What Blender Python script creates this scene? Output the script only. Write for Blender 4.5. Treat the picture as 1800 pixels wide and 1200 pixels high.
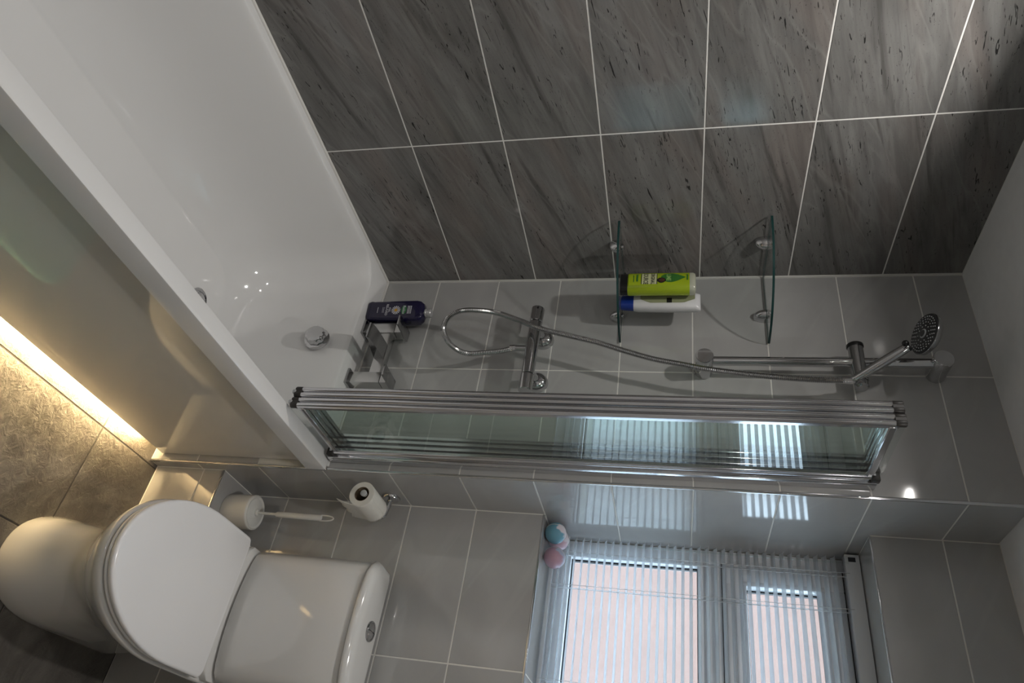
import bpy, bmesh, math, random
from mathutils import Vector, Matrix
random.seed(7)
sc = bpy.context.scene
for o in list(bpy.data.objects): bpy.data.objects.remove(o)
COL = sc.collection

# ------------------------------------------------------------------ camera
cd = bpy.data.cameras.new('camera'); cam = bpy.data.objects.new('camera', cd); COL.objects.link(cam)
cd.sensor_fit = 'HORIZONTAL'; cd.sensor_width = 36.0; cd.lens = 1238.42/1800*36; cd.clip_start = .02
def set_cam():
    yaw, pitch, roll = .6443, .2362, .0064
    f = Vector((-math.sin(yaw)*math.cos(pitch), math.cos(yaw)*math.cos(pitch), -math.sin(pitch)))
    r = Vector((math.cos(yaw), math.sin(yaw), 0)); u = r.cross(f)
    c, s = math.cos(roll), math.sin(roll)
    r2 = c*r + s*u; u2 = -s*r + c*u
    X, Y, Z = u2, -r2, -f              # the camera is held on its side: the frame's right is up
    m = Matrix((X, Y, Z)).transposed().to_4x4(); m.translation = Vector((1.466, -1.628, 1.519))
    cam.matrix_world = m
set_cam(); sc.camera = cam

# ------------------------------------------------------------------ world, exposure
w = bpy.data.worlds.new('overcast_sky'); sc.world = w; w.use_nodes = True
bg = w.node_tree.nodes['Background']; bg.inputs[0].default_value = (.66, .83, 1, 1); bg.inputs[1].default_value = 7.5
sc.view_settings.view_transform = 'Standard'; sc.view_settings.look = 'None'
sc.view_settings.gamma = 1; sc.view_settings.use_curve_mapping = False
sc.view_settings.exposure = 0.0
sc.cycles.transparent_max_bounces = 32; sc.cycles.max_bounces = 9
LAMP_W = 4.0          # each ceiling downlight
LED_S = 235.0          # strip under the bath

# ------------------------------------------------------------------ key dimensions (metres, floor at 0)
XA, D, CEIL = .688, .209, 2.272      # end of shower wall, depth of window wall, ceiling
XR, YB = 1.95, -2.30                 # right wall, back wall
GZ = [.7526 + .1992*k for k in range(-3, 8)]     # light tile courses
SILL, HEAD, WINX, WINY = 1.151, 1.981, 1.70, .385
RIM = .57

# ------------------------------------------------------------------ materials
MATS = {}
def new_mat(name):
    m = bpy.data.materials.new(name); m.use_nodes = True
    nt = m.node_tree; b = nt.nodes['Principled BSDF']; MATS[name] = m
    return m, nt, b
def N(nt, t, **kw):
    n = nt.nodes.new(t)
    for k, v in kw.items(): setattr(n, k, v)
    return n
def mat(name, col, rough=.4, metal=0, spec=.5, coat=0, noise=0, nscale=30, bump=0, bscale=80, emit=None, estr=0):
    m, nt, b = new_mat(name)
    b.inputs['Base Color'].default_value = (*col, 1); b.inputs['Roughness'].default_value = rough
    b.inputs['Metallic'].default_value = metal; b.inputs['Specular IOR Level'].default_value = spec
    b.inputs['Coat Weight'].default_value = coat; b.inputs['Coat Roughness'].default_value = .05
    if noise:
        tc = N(nt, 'ShaderNodeTexCoord'); no = N(nt, 'ShaderNodeTexNoise'); no.inputs['Scale'].default_value = nscale
        cr = N(nt, 'ShaderNodeValToRGB')
        cr.color_ramp.elements[0].position = .3; cr.color_ramp.elements[1].position = .7
        cr.color_ramp.elements[0].color = (*[c*(1-noise) for c in col], 1); cr.color_ramp.elements[1].color = (*[min(1, c*(1+noise)) for c in col], 1)
        nt.links.new(tc.outputs['Object'], no.inputs['Vector']); nt.links.new(no.outputs[0], cr.inputs[0]); nt.links.new(cr.outputs[0], b.inputs['Base Color'])
    if bump:
        tc = N(nt, 'ShaderNodeTexCoord'); no = N(nt, 'ShaderNodeTexNoise'); no.inputs['Scale'].default_value = bscale; no.inputs['Detail'].default_value = 5
        bp = N(nt, 'ShaderNodeBump'); bp.inputs['Strength'].default_value = bump; bp.inputs['Distance'].default_value = .002
        nt.links.new(tc.outputs['Object'], no.inputs['Vector']); nt.links.new(no.outputs[0], bp.inputs['Height']); nt.links.new(bp.outputs[0], b.inputs['Normal'])
    if emit:
        b.inputs['Emission Color'].default_value = (*emit, 1); b.inputs['Emission Strength'].default_value = estr
    return m

def tile_coords(nt, rot, scale, rnd=7.3):
    tc = N(nt, 'ShaderNodeTexCoord'); oi = N(nt, 'ShaderNodeObjectInfo')
    ml = N(nt, 'ShaderNodeMath', operation='MULTIPLY'); ml.inputs[1].default_value = rnd
    cb = N(nt, 'ShaderNodeCombineXYZ'); ad = N(nt, 'ShaderNodeVectorMath', operation='ADD')
    nt.links.new(oi.outputs['Random'], ml.inputs[0])
    for i in range(3): nt.links.new(ml.outputs[0], cb.inputs[i])
    mp = N(nt, 'ShaderNodeMapping'); mp.inputs['Rotation'].default_value = (0, 0, rot)
    nt.links.new(tc.outputs['Object'], mp.inputs['Vector'])
    sl = N(nt, 'ShaderNodeVectorMath', operation='MULTIPLY'); sl.inputs[1].default_value = scale
    nt.links.new(mp.outputs[0], sl.inputs[0]); nt.links.new(sl.outputs[0], ad.inputs[0]); nt.links.new(cb.outputs[0], ad.inputs[1])
    return ad.outputs[0]
def ramp(nt, src, stops):
    cr = N(nt, 'ShaderNodeValToRGB'); el = cr.color_ramp.elements
    while len(el) < len(stops): el.new(.5)
    for e, (p, c) in zip(el, stops): e.position = p; e.color = (*c, 1) if len(c) == 3 else c
    nt.links.new(src, cr.inputs[0]); return cr.outputs[0]
def mixc(nt, a, b, fac, mode='MIX'):
    m = N(nt, 'ShaderNodeMix', data_type='RGBA', blend_type=mode)
    if isinstance(fac, float): m.inputs[0].default_value = fac
    else: nt.links.new(fac, m.inputs[0])
    for sock, v in ((m.inputs[6], a), (m.inputs[7], b)):
        if isinstance(v, tuple): sock.default_value = (*v, 1)
        else: nt.links.new(v, sock)
    return m.outputs[2]
def noise(nt, vec, scale, detail=4, dist=0, rough=.5):
    n = N(nt, 'ShaderNodeTexNoise'); n.inputs['Scale'].default_value = scale; n.inputs['Detail'].default_value = detail
    n.inputs['Distortion'].default_value = dist; n.inputs['Roughness'].default_value = rough
    nt.links.new(vec, n.inputs['Vector']); return n.outputs[0]

def make_dark_tile():
    m, nt, b = new_mat('dark_stone_tile')
    A = math.radians(-17)
    v = tile_coords(nt, A, (1.3, 8, 1))
    big = noise(nt, v, 1.5, 8, .7, .62)
    col = ramp(nt, big, [(.27, (.088, .086, .082)), (.42, (.121, .118, .114)), (.55, (.146, .143, .138)), (.66, (.164, .161, .156)), (.80, (.210, .206, .200))])
    v2 = tile_coords(nt, A, (1.2, 5, 1), 11.1)                      # brown tint patches
    tint = ramp(nt, noise(nt, v2, 1.6, 4, .6), [(.48, (0, 0, 0)), (.66, (1, 1, 1))])
    col = mixc(nt, col, (.148, .128, .118), mixc(nt, (0., 0., 0.), tint, .6))
    v7 = tile_coords(nt, A, (1.0, 16, 1), 2.7)                      # long dark flow lines
    dk = ramp(nt, noise(nt, v7, 1.9, 4, .9), [(.30, (1, 1, 1)), (.40, (0, 0, 0))])
    col = mixc(nt, col, (.055, .052, .049), mixc(nt, (0., 0., 0.), dk, .6))
    v8 = tile_coords(nt, math.radians(-15), (5, 42, 1), 1.9)        # fine flow grain
    gr = ramp(nt, noise(nt, v8, 1.4, 5, .5, .6), [(.35, (.95, .95, .95)), (.65, (1.22, 1.22, 1.22))])
    col = mixc(nt, col, gr, 1., 'MULTIPLY')
    v3 = tile_coords(nt, math.radians(-26), (.8, 4.5, 1), 5.7)      # pale veins
    vein = ramp(nt, noise(nt, v3, 1.3, 3, .25), [(.492, (0, 0, 0)), (.50, (1, 1, 1)), (.515, (0, 0, 0))])
    col = mixc(nt, col, (.29, .285, .275), mixc(nt, (0., 0., 0.), vein, .22))
    v4 = tile_coords(nt, math.radians(-12), (16, 105, 1), 9.9)      # short black fissures, gathered in bands
    fis = ramp(nt, noise(nt, v4, 1.3, 3, 1.6), [(.635, (0, 0, 0)), (.665, (1, 1, 1))])
    v6 = tile_coords(nt, A, (1.8, 7, 1), 6.1)
    band = ramp(nt, noise(nt, v6, 1.5, 2, .5), [(.43, (0, 0, 0)), (.54, (1, 1, 1))])
    col = mixc(nt, col, (.016, .015, .015), mixc(nt, (0., 0., 0.), mixc(nt, fis, band, 1., 'MULTIPLY'), .95))
    v5 = tile_coords(nt, 0, (260, 340, 1), 3.3)
    pit = ramp(nt, noise(nt, v5, 1, 1), [(.70, (0, 0, 0)), (.76, (1, 1, 1))])
    col = mixc(nt, col, (.04, .038, .036), mixc(nt, (0., 0., 0.), pit, .7))
    nt.links.new(col, b.inputs['Base Color'])
    b.inputs['Roughness'].default_value = .11; b.inputs['Specular IOR Level'].default_value = .5
    bp = N(nt, 'ShaderNodeBump'); bp.inputs['Strength'].default_value = .08; bp.inputs['Distance'].default_value = .001
    nt.links.new(big, bp.inputs['Height']); nt.links.new(bp.outputs[0], b.inputs['Normal'])
def make_light_tile():
    m, nt, b = new_mat('light_grey_tile')
    v = tile_coords(nt, 0, (2, 3, 1))
    col = ramp(nt, noise(nt, v, 2.2, 5, .6), [(.3, (.375, .373, .366)), (.7, (.425, .423, .416))])
    v2 = tile_coords(nt, .5, (1, 9, 1), 4.1)
    st = ramp(nt, noise(nt, v2, 1.5, 4, 1), [(.56, (0, 0, 0)), (.66, (1, 1, 1))])
    col = mixc(nt, col, (.46, .458, .45), mixc(nt, (0., 0., 0.), st, .35))
    nt.links.new(col, b.inputs['Base Color']); b.inputs['Roughness'].default_value = .065
    b.inputs['Specular IOR Level'].default_value = .8
def make_floor_tile():
    m, nt, b = new_mat('slate_floor_tile')
    v = tile_coords(nt, .3, (3, 5, 1))
    n1 = noise(nt, v, 2.0, 7, .8, .6)
    col = ramp(nt, n1, [(.3, (.070, .063, .055)), (.5, (.115, .104, .091)), (.7, (.20, .183, .162))])
    nt.links.new(col, b.inputs['Base Color']); b.inputs['Roughness'].default_value = .5
    v2 = tile_coords(nt, .3, (22, 30, 1))
    n2 = noise(nt, v2, 1.6, 8, .6, .65)
    bp = N(nt, 'ShaderNodeBump'); bp.inputs['Strength'].default_value = .9; bp.inputs['Distance'].default_value = .005
    nt.links.new(n2, bp.inputs['Height']); nt.links.new(bp.outputs[0], b.inputs['Normal'])
def front_fresnel(nt, fr):      # a sheet reflects at its front surface; no false total reflection inside
    ge = N(nt, 'ShaderNodeNewGeometry'); iv = N(nt, 'ShaderNodeMath', operation='SUBTRACT'); iv.inputs[0].default_value = 1
    ml = N(nt, 'ShaderNodeMath', operation='MULTIPLY')
    nt.links.new(ge.outputs['Backfacing'], iv.inputs[1]); nt.links.new(fr.outputs[0], ml.inputs[0]); nt.links.new(iv.outputs[0], ml.inputs[1])
    return ml.outputs[0]
def glass_mat(name, tint, rough=0.0, ior=1.5, refl=1.0):
    m, nt, b = new_mat(name); nt.nodes.remove(b)
    out = nt.nodes['Material Output']
    tr = N(nt, 'ShaderNodeBsdfTransparent'); tr.inputs[0].default_value = (*tint, 1)
    gl = N(nt, 'ShaderNodeBsdfGlossy'); gl.inputs['Roughness'].default_value = rough; gl.inputs[0].default_value = (refl, refl, refl, 1)
    fr = N(nt, 'ShaderNodeFresnel'); fr.inputs[0].default_value = ior
    mx = N(nt, 'ShaderNodeMixShader')
    nt.links.new(front_fresnel(nt, fr), mx.inputs[0]); nt.links.new(tr.outputs[0], mx.inputs[1]); nt.links.new(gl.outputs[0], mx.inputs[2])
    nt.links.new(mx.outputs[0], out.inputs[0]); return m
def obscure_glass():
    m, nt, b = new_mat('obscure_window_glass'); nt.nodes.remove(b); out = nt.nodes['Material Output']
    tc = N(nt, 'ShaderNodeTexCoord'); no = N(nt, 'ShaderNodeTexVoronoi'); no.inputs['Scale'].default_value = 260
    nt.links.new(tc.outputs['Object'], no.inputs['Vector'])
    bp = N(nt, 'ShaderNodeBump'); bp.inputs['Strength'].default_value = .3; bp.inputs['Distance'].default_value = .001
    nt.links.new(no.outputs['Distance'], bp.inputs['Height'])
    tr = N(nt, 'ShaderNodeBsdfTransparent'); tr.inputs[0].default_value = (.86, .88, .88, 1)
    tl = N(nt, 'ShaderNodeBsdfTranslucent'); tl.inputs[0].default_value = (.9, .9, .9, 1)
    gl = N(nt, 'ShaderNodeBsdfGlossy'); gl.inputs['Roughness'].default_value = .1
    for n in (tl, gl): nt.links.new(bp.outputs[0], n.inputs['Normal'])
    m1 = N(nt, 'ShaderNodeMixShader'); m1.inputs[0].default_value = .03
    nt.links.new(tr.outputs[0], m1.inputs[1]); nt.links.new(tl.outputs[0], m1.inputs[2])
    fr = N(nt, 'ShaderNodeFresnel'); m2 = N(nt, 'ShaderNodeMixShader')
    nt.links.new(front_fresnel(nt, fr), m2.inputs[0]); nt.links.new(m1.outputs[0], m2.inputs[1]); nt.links.new(gl.outputs[0], m2.inputs[2])
    nt.links.new(m2.outputs[0], out.inputs[0])
def slat_plastic():
    m, nt, b = new_mat('clear_blind_plastic'); out = nt.nodes['Material Output']
    b.inputs['Base Color'].default_value = (.86, .88, .90, 1); b.inputs['Roughness'].default_value = .2
    tr = N(nt, 'ShaderNodeBsdfTransparent'); tr.inputs[0].default_value = (.95, .965, .98, 1)
    tl = N(nt, 'ShaderNodeBsdfTranslucent'); tl.inputs[0].default_value = (.86, .90, .94, 1)
    m1 = N(nt, 'ShaderNodeMixShader'); m1.inputs[0].default_value = .2
    nt.links.new(b.outputs[0], m1.inputs[1]); nt.links.new(tl.outputs[0], m1.inputs[2])
    mx = N(nt, 'ShaderNodeMixShader'); mx.inputs[0].default_value = .58
    nt.links.new(tr.outputs[0], mx.inputs[1]); nt.links.new(m1.outputs[0], mx.inputs[2]); nt.links.new(mx.outputs[0], out.inputs[0])
def bomb_mat(name, c1, c2, split=.55):
    m, nt, b = new_mat(name)
    tc = N(nt, 'ShaderNodeTexCoord'); no = N(nt, 'ShaderNodeTexNoise'); no.inputs['Scale'].default_value = 28; no.inputs['Detail'].default_value = 2
    nt.links.new(tc.outputs['Object'], no.inputs['Vector'])
    sx = N(nt, 'ShaderNodeSeparateXYZ'); nt.links.new(tc.outputs['Object'], sx.inputs[0])
    a = N(nt, 'ShaderNodeMath', operation='MULTIPLY_ADD'); a.inputs[1].default_value = 9; nt.links.new(sx.outputs[2], a.inputs[0]); nt.links.new(no.outputs[0], a.inputs[2])
    col = ramp(nt, a.outputs[0], [(.85, c1), (.93, c2)])
    nt.links.new(col, b.inputs['Base Color']); b.inputs['Roughness'].default_value = .6
    b.inputs['Coat Weight'].default_value = .9; b.inputs['Coat Roughness'].default_value = .08
    nb = N(nt, 'ShaderNodeTexNoise'); nb.inputs['Scale'].default_value = 60; nt.links.new(tc.outputs['Object'], nb.inputs['Vector'])
    bp = N(nt, 'ShaderNodeBump'); bp.inputs['Strength'].default_value = .3; bp.inputs['Distance'].default_value = .002
    nt.links.new(nb.outputs[0], bp.inputs['Height']); nt.links.new(bp.outputs[0], b.inputs['Coat Normal'])
def hose_mat():
    m, nt, b = new_mat('ribbed_chrome')
    b.inputs['Base Color'].default_value = (.48, .48, .48, 1); b.inputs['Metallic'].default_value = 1; b.inputs['Roughness'].default_value = .16
make_dark_tile(); make_light_tile(); make_floor_tile(); obscure_glass(); slat_plastic(); hose_mat()
mat('grout_pale', (.74, .73, .70), .8, bump=.3, bscale=300)
mat('grout_light', (.70, .69, .65), .8, bump=.3, bscale=300)
mat('grout_dark', (.05, .047, .044), .9, bump=.3, bscale=300)
mat('ceiling_paint', (.80, .80, .80), .8, noise=.02, bump=.1, bscale=120)
mat('wall_paint', (.55, .54, .53), .7, noise=.03, bump=.1, bscale=120)
mat('acrylic', (.72, .717, .712), .06, coat=.5, noise=.008, nscale=4)
mat('panel_white', (.62, .61, .585), .05, coat=.6, noise=.01, nscale=3)
mat('ceramic', (.68, .675, .66), .10, coat=.6, noise=.008, nscale=5)
mat('seat_plastic', (.80, .795, .80), .16, noise=.008, nscale=5)
mat('upvc', (.80, .82, .85), .22, noise=.01, nscale=8)
mat('white_plastic', (.72, .71, .68), .22, noise=.01, nscale=20)
mat('chrome', (.60, .60, .61), .055, 1, noise=.02, nscale=10)
mat('chrome_soft', (.42, .42, .425), .16, 1, noise=.03, nscale=20)
mat('tap_chrome', (.58, .58, .575), .22, 1, noise=.03, nscale=20)
mat('aluminium', (.68, .685, .71), .13, 1, noise=.03, nscale=15)
mat('trim_chrome', (.75, .75, .76), .10, 1, noise=.02, nscale=15)
mat('dark_brown_plastic', (.022, .019, .017), .5, noise=.1, nscale=80)
mat('black_rubber', (.012, .013, .018), .5, noise=.1, nscale=80)
mat('black_plastic', (.008, .008, .008), .3, noise=.1, nscale=60)
mat('shower_face', (.03, .031, .033), .35, noise=.1, nscale=60)
mat('nozzle_grey', (.42, .43, .44), .5, noise=.05, nscale=60)
glass_mat('screen_glass', (.955, .978, .968)); glass_mat('shelf_glass', (.955, .975, .97))
mat('shelf_glass_edge', (.012, .045, .043), .12, noise=.1, nscale=30)
mat('navy_plastic', (.007, .005, .034), .10, coat=.2, noise=.05, nscale=20)
mat('silver_cap', (.45, .45, .45), .25, .3, noise=.05, nscale=30)
mat('lime_gel', (.30, .40, .010), .22, coat=.3, noise=.05, nscale=15)
mat('clear_plastic_top', (.36, .37, .29), .15, noise=.05, nscale=15)
mat('white_bottle', (.62, .62, .63), .3, noise=.02, nscale=15)
mat('blue_cap', (.010, .035, .24), .25, noise=.05, nscale=30)
mat('print_black', (.006, .006, .006), .5, noise=.1, nscale=30)
mat('print_cream', (.50, .52, .30), .5, noise=.05, nscale=30)
mat('print_white', (.55, .55, .58), .5, noise=.05, nscale=30)
mat('print_leaf', (.03, .14, .02), .45, noise=.1, nscale=60)
mat('print_lime', (.28, .46, .14), .5, noise=.05, nscale=30)
mat('print_brown', (.06, .022, .010), .5, noise=.2, nscale=80)
mat('print_green', (.02, .15, .04), .4, noise=.05, nscale=60)
mat('print_yellow', (.50, .28, .02), .5, noise=.2, nscale=90)
mat('print_olive', (.26, .28, .16), .45, noise=.05, nscale=30)
mat('tissue', (.72, .70, .65), .95, noise=.02, nscale=60, bump=.3, bscale=220)
mat('cardboard', (.14, .10, .06), .9, noise=.1, nscale=60)
bomb_mat('bomb_blue', (.12, .32, .43), (.72, .66, .70)); bomb_mat('bomb_pink', (.46, .28, .36), (.42, .46, .60)); bomb_mat('bomb_rose', (.60, .42, .50), (.75, .70, .74))
mat('teal_pile', (.060, .165, .160), .95, noise=.12, nscale=90, bump=.8, bscale=260)
mat('led_warm', (.9, .8, .6), .5, emit=(1, .72, .36), estr=LED_S, noise=.01)
mat('lamp_lens', (.9, .9, .9), .3, emit=(1, .965, .92), estr=60, noise=.01)
mat('brick_pink', (.235, .140, .112), .9, noise=.06, nscale=3)
mat('roof_grey', (.10, .10, .105), .8, noise=.1, nscale=8)
mat('render_pale', (.55, .57, .58), .9, noise=.04, nscale=1)
mat('lawn', (.26, .27, .25), .95, noise=.2, nscale=2)
mat('sealant', (.66, .65, .62), .35, noise=.02, nscale=50)

# ------------------------------------------------------------------ helpers
def link(name, me, m=None, parent=None, smooth=False):
    o = bpy.data.objects.new(name, me); COL.objects.link(o)
    if parent: o.parent = parent
    if m:
        for x in (m if isinstance(m, (list, tuple)) else [m]): me.materials.append(MATS[x])
    if smooth:
        for p in me.polygons: p.use_smooth = True
    return o
def from_bm(name, bm, m, parent=None, smooth=False, angle=None):
    bmesh.ops.recalc_face_normals(bm, faces=bm.faces)
    me = bpy.data.meshes.new(name); bm.to_mesh(me); bm.free()
    o = link(name, me, m, parent, smooth or angle is not None)
    if angle is not None: me.set_sharp_from_angle(angle=math.radians(angle))
    return o
def thing(name, label, cat, loc=(0, 0, 0), group=None):
    o = bpy.data.objects.new(name, None); COL.objects.link(o); o.location = loc; o.empty_display_size = .05
    return tag(o, label, cat, group)
def tag(o, label, cat, group=None):
    o['label'] = label; o['category'] = cat
    if group: o['group'] = group
    return o
def struct(o, label, cat):
    o['kind'] = 'structure'; return tag(o, label, cat)
def bbox(bm, x0, x1, y0, y1, z0, z1, bev=0, seg=2, mi=0, M=None):
    r = bmesh.ops.create_cube(bm, size=1); vs = r['verts']
    for v in vs: v.co = Vector((x0+(v.co.x+.5)*(x1-x0), y0+(v.co.y+.5)*(y1-y0), z0+(v.co.z+.5)*(z1-z0)))
    fs = set(f for v in vs for f in v.link_faces)
    if bev:
        es = list(set(e for f in fs for e in f.edges))
        rr = bmesh.ops.bevel(bm, geom=es, offset=bev, segments=seg, profile=.5, affect='EDGES')
        vs = list(set(v for f in rr['faces'] for v in f.verts)) ; fs = set(f for v in vs for f in v.link_faces)
    for f in fs: f.material_index = mi
    if M is not None:
        for v in set(v for f in fs for v in f.verts): v.co = M @ v.co
def box(name, x0, x1, y0, y1, z0, z1, m, parent=None, bev=0, seg=2, org=None):
    bm = bmesh.new()
    if parent is not None and org is None: org = WO(parent)
    ox, oy, oz = org if org is not None else (0, 0, 0)
    bbox(bm, x0-ox, x1-ox, y0-oy, y1-oy, z0-oz, z1-oz, bev, seg)
    o = from_bm(name, bm, m, parent, angle=35 if bev else None)
    if parent is None and org is not None: o.location = org
    return o
def WO(o):
    p = Vector((0, 0, 0))
    while o: p += o.location; o = o.parent
    return p
def ring_faces(bm, rings, closed=True, cap0=False, cap1=False, mi=0):
    n = len(rings[0])
    for a, b in zip(rings, rings[1:]):
        for i in range(n if closed else n-1):
            j = (i+1) % n
            try: bm.faces.new((a[i], a[j], b[j], b[i])).material_index = mi
            except ValueError: pass
    if cap0: bm.faces.new(rings[0][::-1]).material_index = mi
    if cap1: bm.faces.new(rings[-1]).material_index = mi
def frame_of(axis):
    a = Vector(axis).normalized(); t = Vector((0, 0, 1)) if abs(a.z) < .9 else Vector((1, 0, 0))
    u = a.cross(t).normalized(); return a, u, a.cross(u)
def lathe(bm, origin, axis, prof, n=32, cap0=True, cap1=True, mi=0, sx=1, sy=1):
    a, u, v = frame_of(axis); o = Vector(origin); rings = []
    for h, r in prof:
        rings.append([bm.verts.new(o + a*h + (u*math.cos(2*math.pi*i/n)*sx + v*math.sin(2*math.pi*i/n)*sy)*max(r, 1e-4)) for i in range(n)])
    ring_faces(bm, rings, True, cap0, cap1, mi)
def lathe_obj(name, parent, origin, axis, prof, m, n=32, angle=40):
    bm = bmesh.new(); lathe(bm, Vector(origin)-WO(parent) if parent else origin, axis, prof, n)
    return from_bm(name, bm, m, parent, angle=angle)
def rod(name, parent, a, b, r, m, n=20, bev=0):
    a, b = Vector(a), Vector(b); L = (b-a).length
    prof = [(0, r-bev), (bev, r), (L-bev, r), (L, r-bev)] if bev else [(0, r), (L, r)]
    return lathe_obj(name, parent, a, b-a, prof, m, n)
def catmull(P, sub):
    P = [Vector(p) for p in P]; out = []
    Q = [2*P[0]-P[1]] + P + [2*P[-1]-P[-2]]
    for i in range(1, len(Q)-2):
        p0, p1, p2, p3 = Q[i-1:i+3]
        for s in range(sub):
            t = s/sub
            out.append(.5*((2*p1)+(p2-p0)*t+(2*p0-5*p1+4*p2-p3)*t*t+(3*p1-p0-3*p2+p3)*t**3))
    out.append(P[-1]); return out
def sweep(bm, path, rads, n=12, mi=0):
    rings = []; T0 = (path[1]-path[0]).normalized(); _, u, v = frame_of(T0)
    for i, p in enumerate(path):
        T = (path[min(i+1, len(path)-1)]-path[max(i-1, 0)]).normalized()
        q = T0.rotation_difference(T); u = q @ u; v = q @ v; T0 = T
        r = rads[i] if isinstance(rads, list) else rads
        rings.append([bm.verts.new(p+(u*math.cos(2*math.pi*k/n)+v*math.sin(2*math.pi*k/n))*r) for k in range(n)])
    ring_faces(bm, rings, True, True, True, mi)
def rr(x0, x1, y0, y1, r, z, m=8):
    pts = []
    for cx, cy, a0 in ((x1-r, y1-r, 0), (x0+r, y1-r, 90), (x0+r, y0+r, 180), (x1-r, y0+r, 270)):
        for i in range(m+1):
            a = math.radians(a0+90*i/m); pts.append(Vector((cx+r*math.cos(a), cy+r*math.sin(a), z)))
    return pts
def loft(bm, rings, cap0=True, cap1=True, mi=0):
    R = [[bm.verts.new(p) for p in r] for r in rings]; ring_faces(bm, R, True, cap0, cap1, mi); return R
def copy_tree(o, parent=None):
    c = o.copy(); COL.objects.link(c); c.parent = parent
    for ch in o.children: copy_tree(ch, c)
    return c

# tiles: one mesh per size, local x,y in the face, local z outwards
TM = {}
def tile(parent, P, U, V, w, h, m, t=.008):
    key = (round(w, 4), round(h, 4), m)
    if key not in TM:
        e = .0009
        vs = [(0, 0, -t), (w, 0, -t), (w, h, -t), (0, h, -t), (0, 0, -e), (w, 0, -e), (w, h, -e), (0, h, -e), (e, e, 0), (w-e, e, 0), (w-e, h-e, 0), (e, h-e, 0)]
        fs = [(8, 9, 10, 11)] + [(a, (a+1) % 4, (a+1) % 4+4, a+4) for a in range(4)] + [(a+4, (a+1) % 4+4, (a+1) % 4+8, a+8) for a in range(4)]
        me = bpy.data.meshes.new('tile'); me.from_pydata(vs, [], fs); me.materials.append(MATS[m]); TM[key] = me
    o = bpy.data.objects.new('tile', TM[key]); COL.objects.link(o); o.parent = parent
    U, V = Vector(U), Vector(V); Nn = U.cross(V)
    M = Matrix((U, V, Nn)).transposed().to_4x4(); M.translation = Vector(P)-WO(parent); o.matrix_local = M
    return o
def tile_grid(parent, O, U, V, us, vs, m, gap=.0034, skip=None):
    O, U, V = Vector(O), Vector(U), Vector(V); g = gap/2
    for a0, a1 in zip(us, us[1:]):
        for b0, b1 in zip(vs, vs[1:]):
            if skip and skip((a0+a1)/2, (b0+b1)/2): continue
            tile(parent, O+U*(a0+g)+V*(b0+g), U, V, a1-a0-gap, b1-b0-gap, m)

# ================================================================== STRUCTURE
REC = .0008    # grout lies this far behind the tile faces
floor = struct(box('floor', -.1, XR+.1, YB-.1, D+.3, -.1, -REC, 'grout_dark'), 'dark slate tiled bathroom floor with narrow grout joints', 'floor')
tile_grid(floor, (0, 0, 0), (1, 0, 0), (0, 1, 0), [.0, .078, .389, .70, 1.011, 1.322, 1.633, XR], [YB, -1.43, -.82, -.21, D], 'slate_floor_tile', .004)
ceiling = struct(box('ceiling', -.1, XR+.1, YB-.1, WINY+.1, CEIL, CEIL+.1, 'ceiling_paint'), 'plain pale grey painted ceiling', 'ceiling')

wall_left = struct(box('wall_left', -.12, -REC, YB-.1, .05, 0, CEIL, 'grout_pale'), 'wall of large dark brown-grey veined stone tiles beside the bath', 'wall')
tile_grid(wall_left, (0, 0, 0), (0, 1, 0), (0, 0, 1), [YB, -1.734, -1.134, -.534, -.0025], [.07+.25*k for k in range(0, 9)]+[CEIL], 'dark_stone_tile', .0032)

bm = bmesh.new(); bbox(bm, -.05, XA-REC, REC, WINY+.15, 0, CEIL)
wall_shower = struct(from_bm('wall_shower', bm, 'grout_light'), 'pale grey tiled shower wall jutting out past the window wall', 'wall')
tile_grid(wall_shower, (0, 0, 0), (1, 0, 0), (0, 0, 1), [.003, .3446, XA-.004], [.5534]+GZ[3:]+[CEIL], 'light_grey_tile')
tile_grid(wall_shower, (0, 0, 0), (1, 0, 0), (0, 0, 1), [.003, .3446, XA-.004], [.0]+GZ[:2], 'light_grey_tile')
tile_grid(wall_shower, (XA, 0, 0), (0, 1, 0), (0, 0, 1), [.004, WINY], [0]+GZ+[CEIL], 'light_grey_tile')

bm = bmesh.new(); y0, y1 = D+REC, D+.40
for b_ in ((XA-.02, XR+.1, y0, y1, 0, SILL-REC), (XA-.02, XR+.1, y0, y1, HEAD+REC, CEIL), (WINX+REC, XR+.1, y0, y1, SILL-.01, HEAD+.01)): bbox(bm, *b_)
wall_window = struct(from_bm('wall_window', bm, 'grout_light'), 'pale grey tiled wall around the deep window recess above the toilet', 'wall')
wx = [XA+.0015, 1.101, 1.514, XR]
tile_grid(wall_window, (0, D, 0), (1, 0, 0), (0, 0, 1), wx, [0]+GZ[:6]+[], 'light_grey_tile')
tile_grid(wall_window, (0, D, 0), (1, 0, 0), (0, 0, 1), wx, [HEAD+.001, GZ[-1], CEIL], 'light_grey_tile')
tile_grid(wall_window, (0, D, 0), (1, 0, 0), (0, 0, 1), [WINX, XR], GZ[5:10]+[HEAD], 'light_grey_tile')
tile_grid(wall_window, (0, 0, SILL), (1, 0, 0), (0, 1, 0), wx[:2]+[1.514, WINX], [D+.004, WINY], 'light_grey_tile')
tile_grid(wall_window, (0, 0, HEAD), (1, 0, 0), (0, -1, 0), wx[:2]+[1.514, WINX], [-WINY, -D-.004], 'light_grey_tile')
tile_grid(wall_window, (WINX, 0, 0), (0, -1, 0), (0, 0, 1), [-WINY, -D-.004], [SILL]+GZ[6:10]+[HEAD], 'light_grey_tile')

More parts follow.
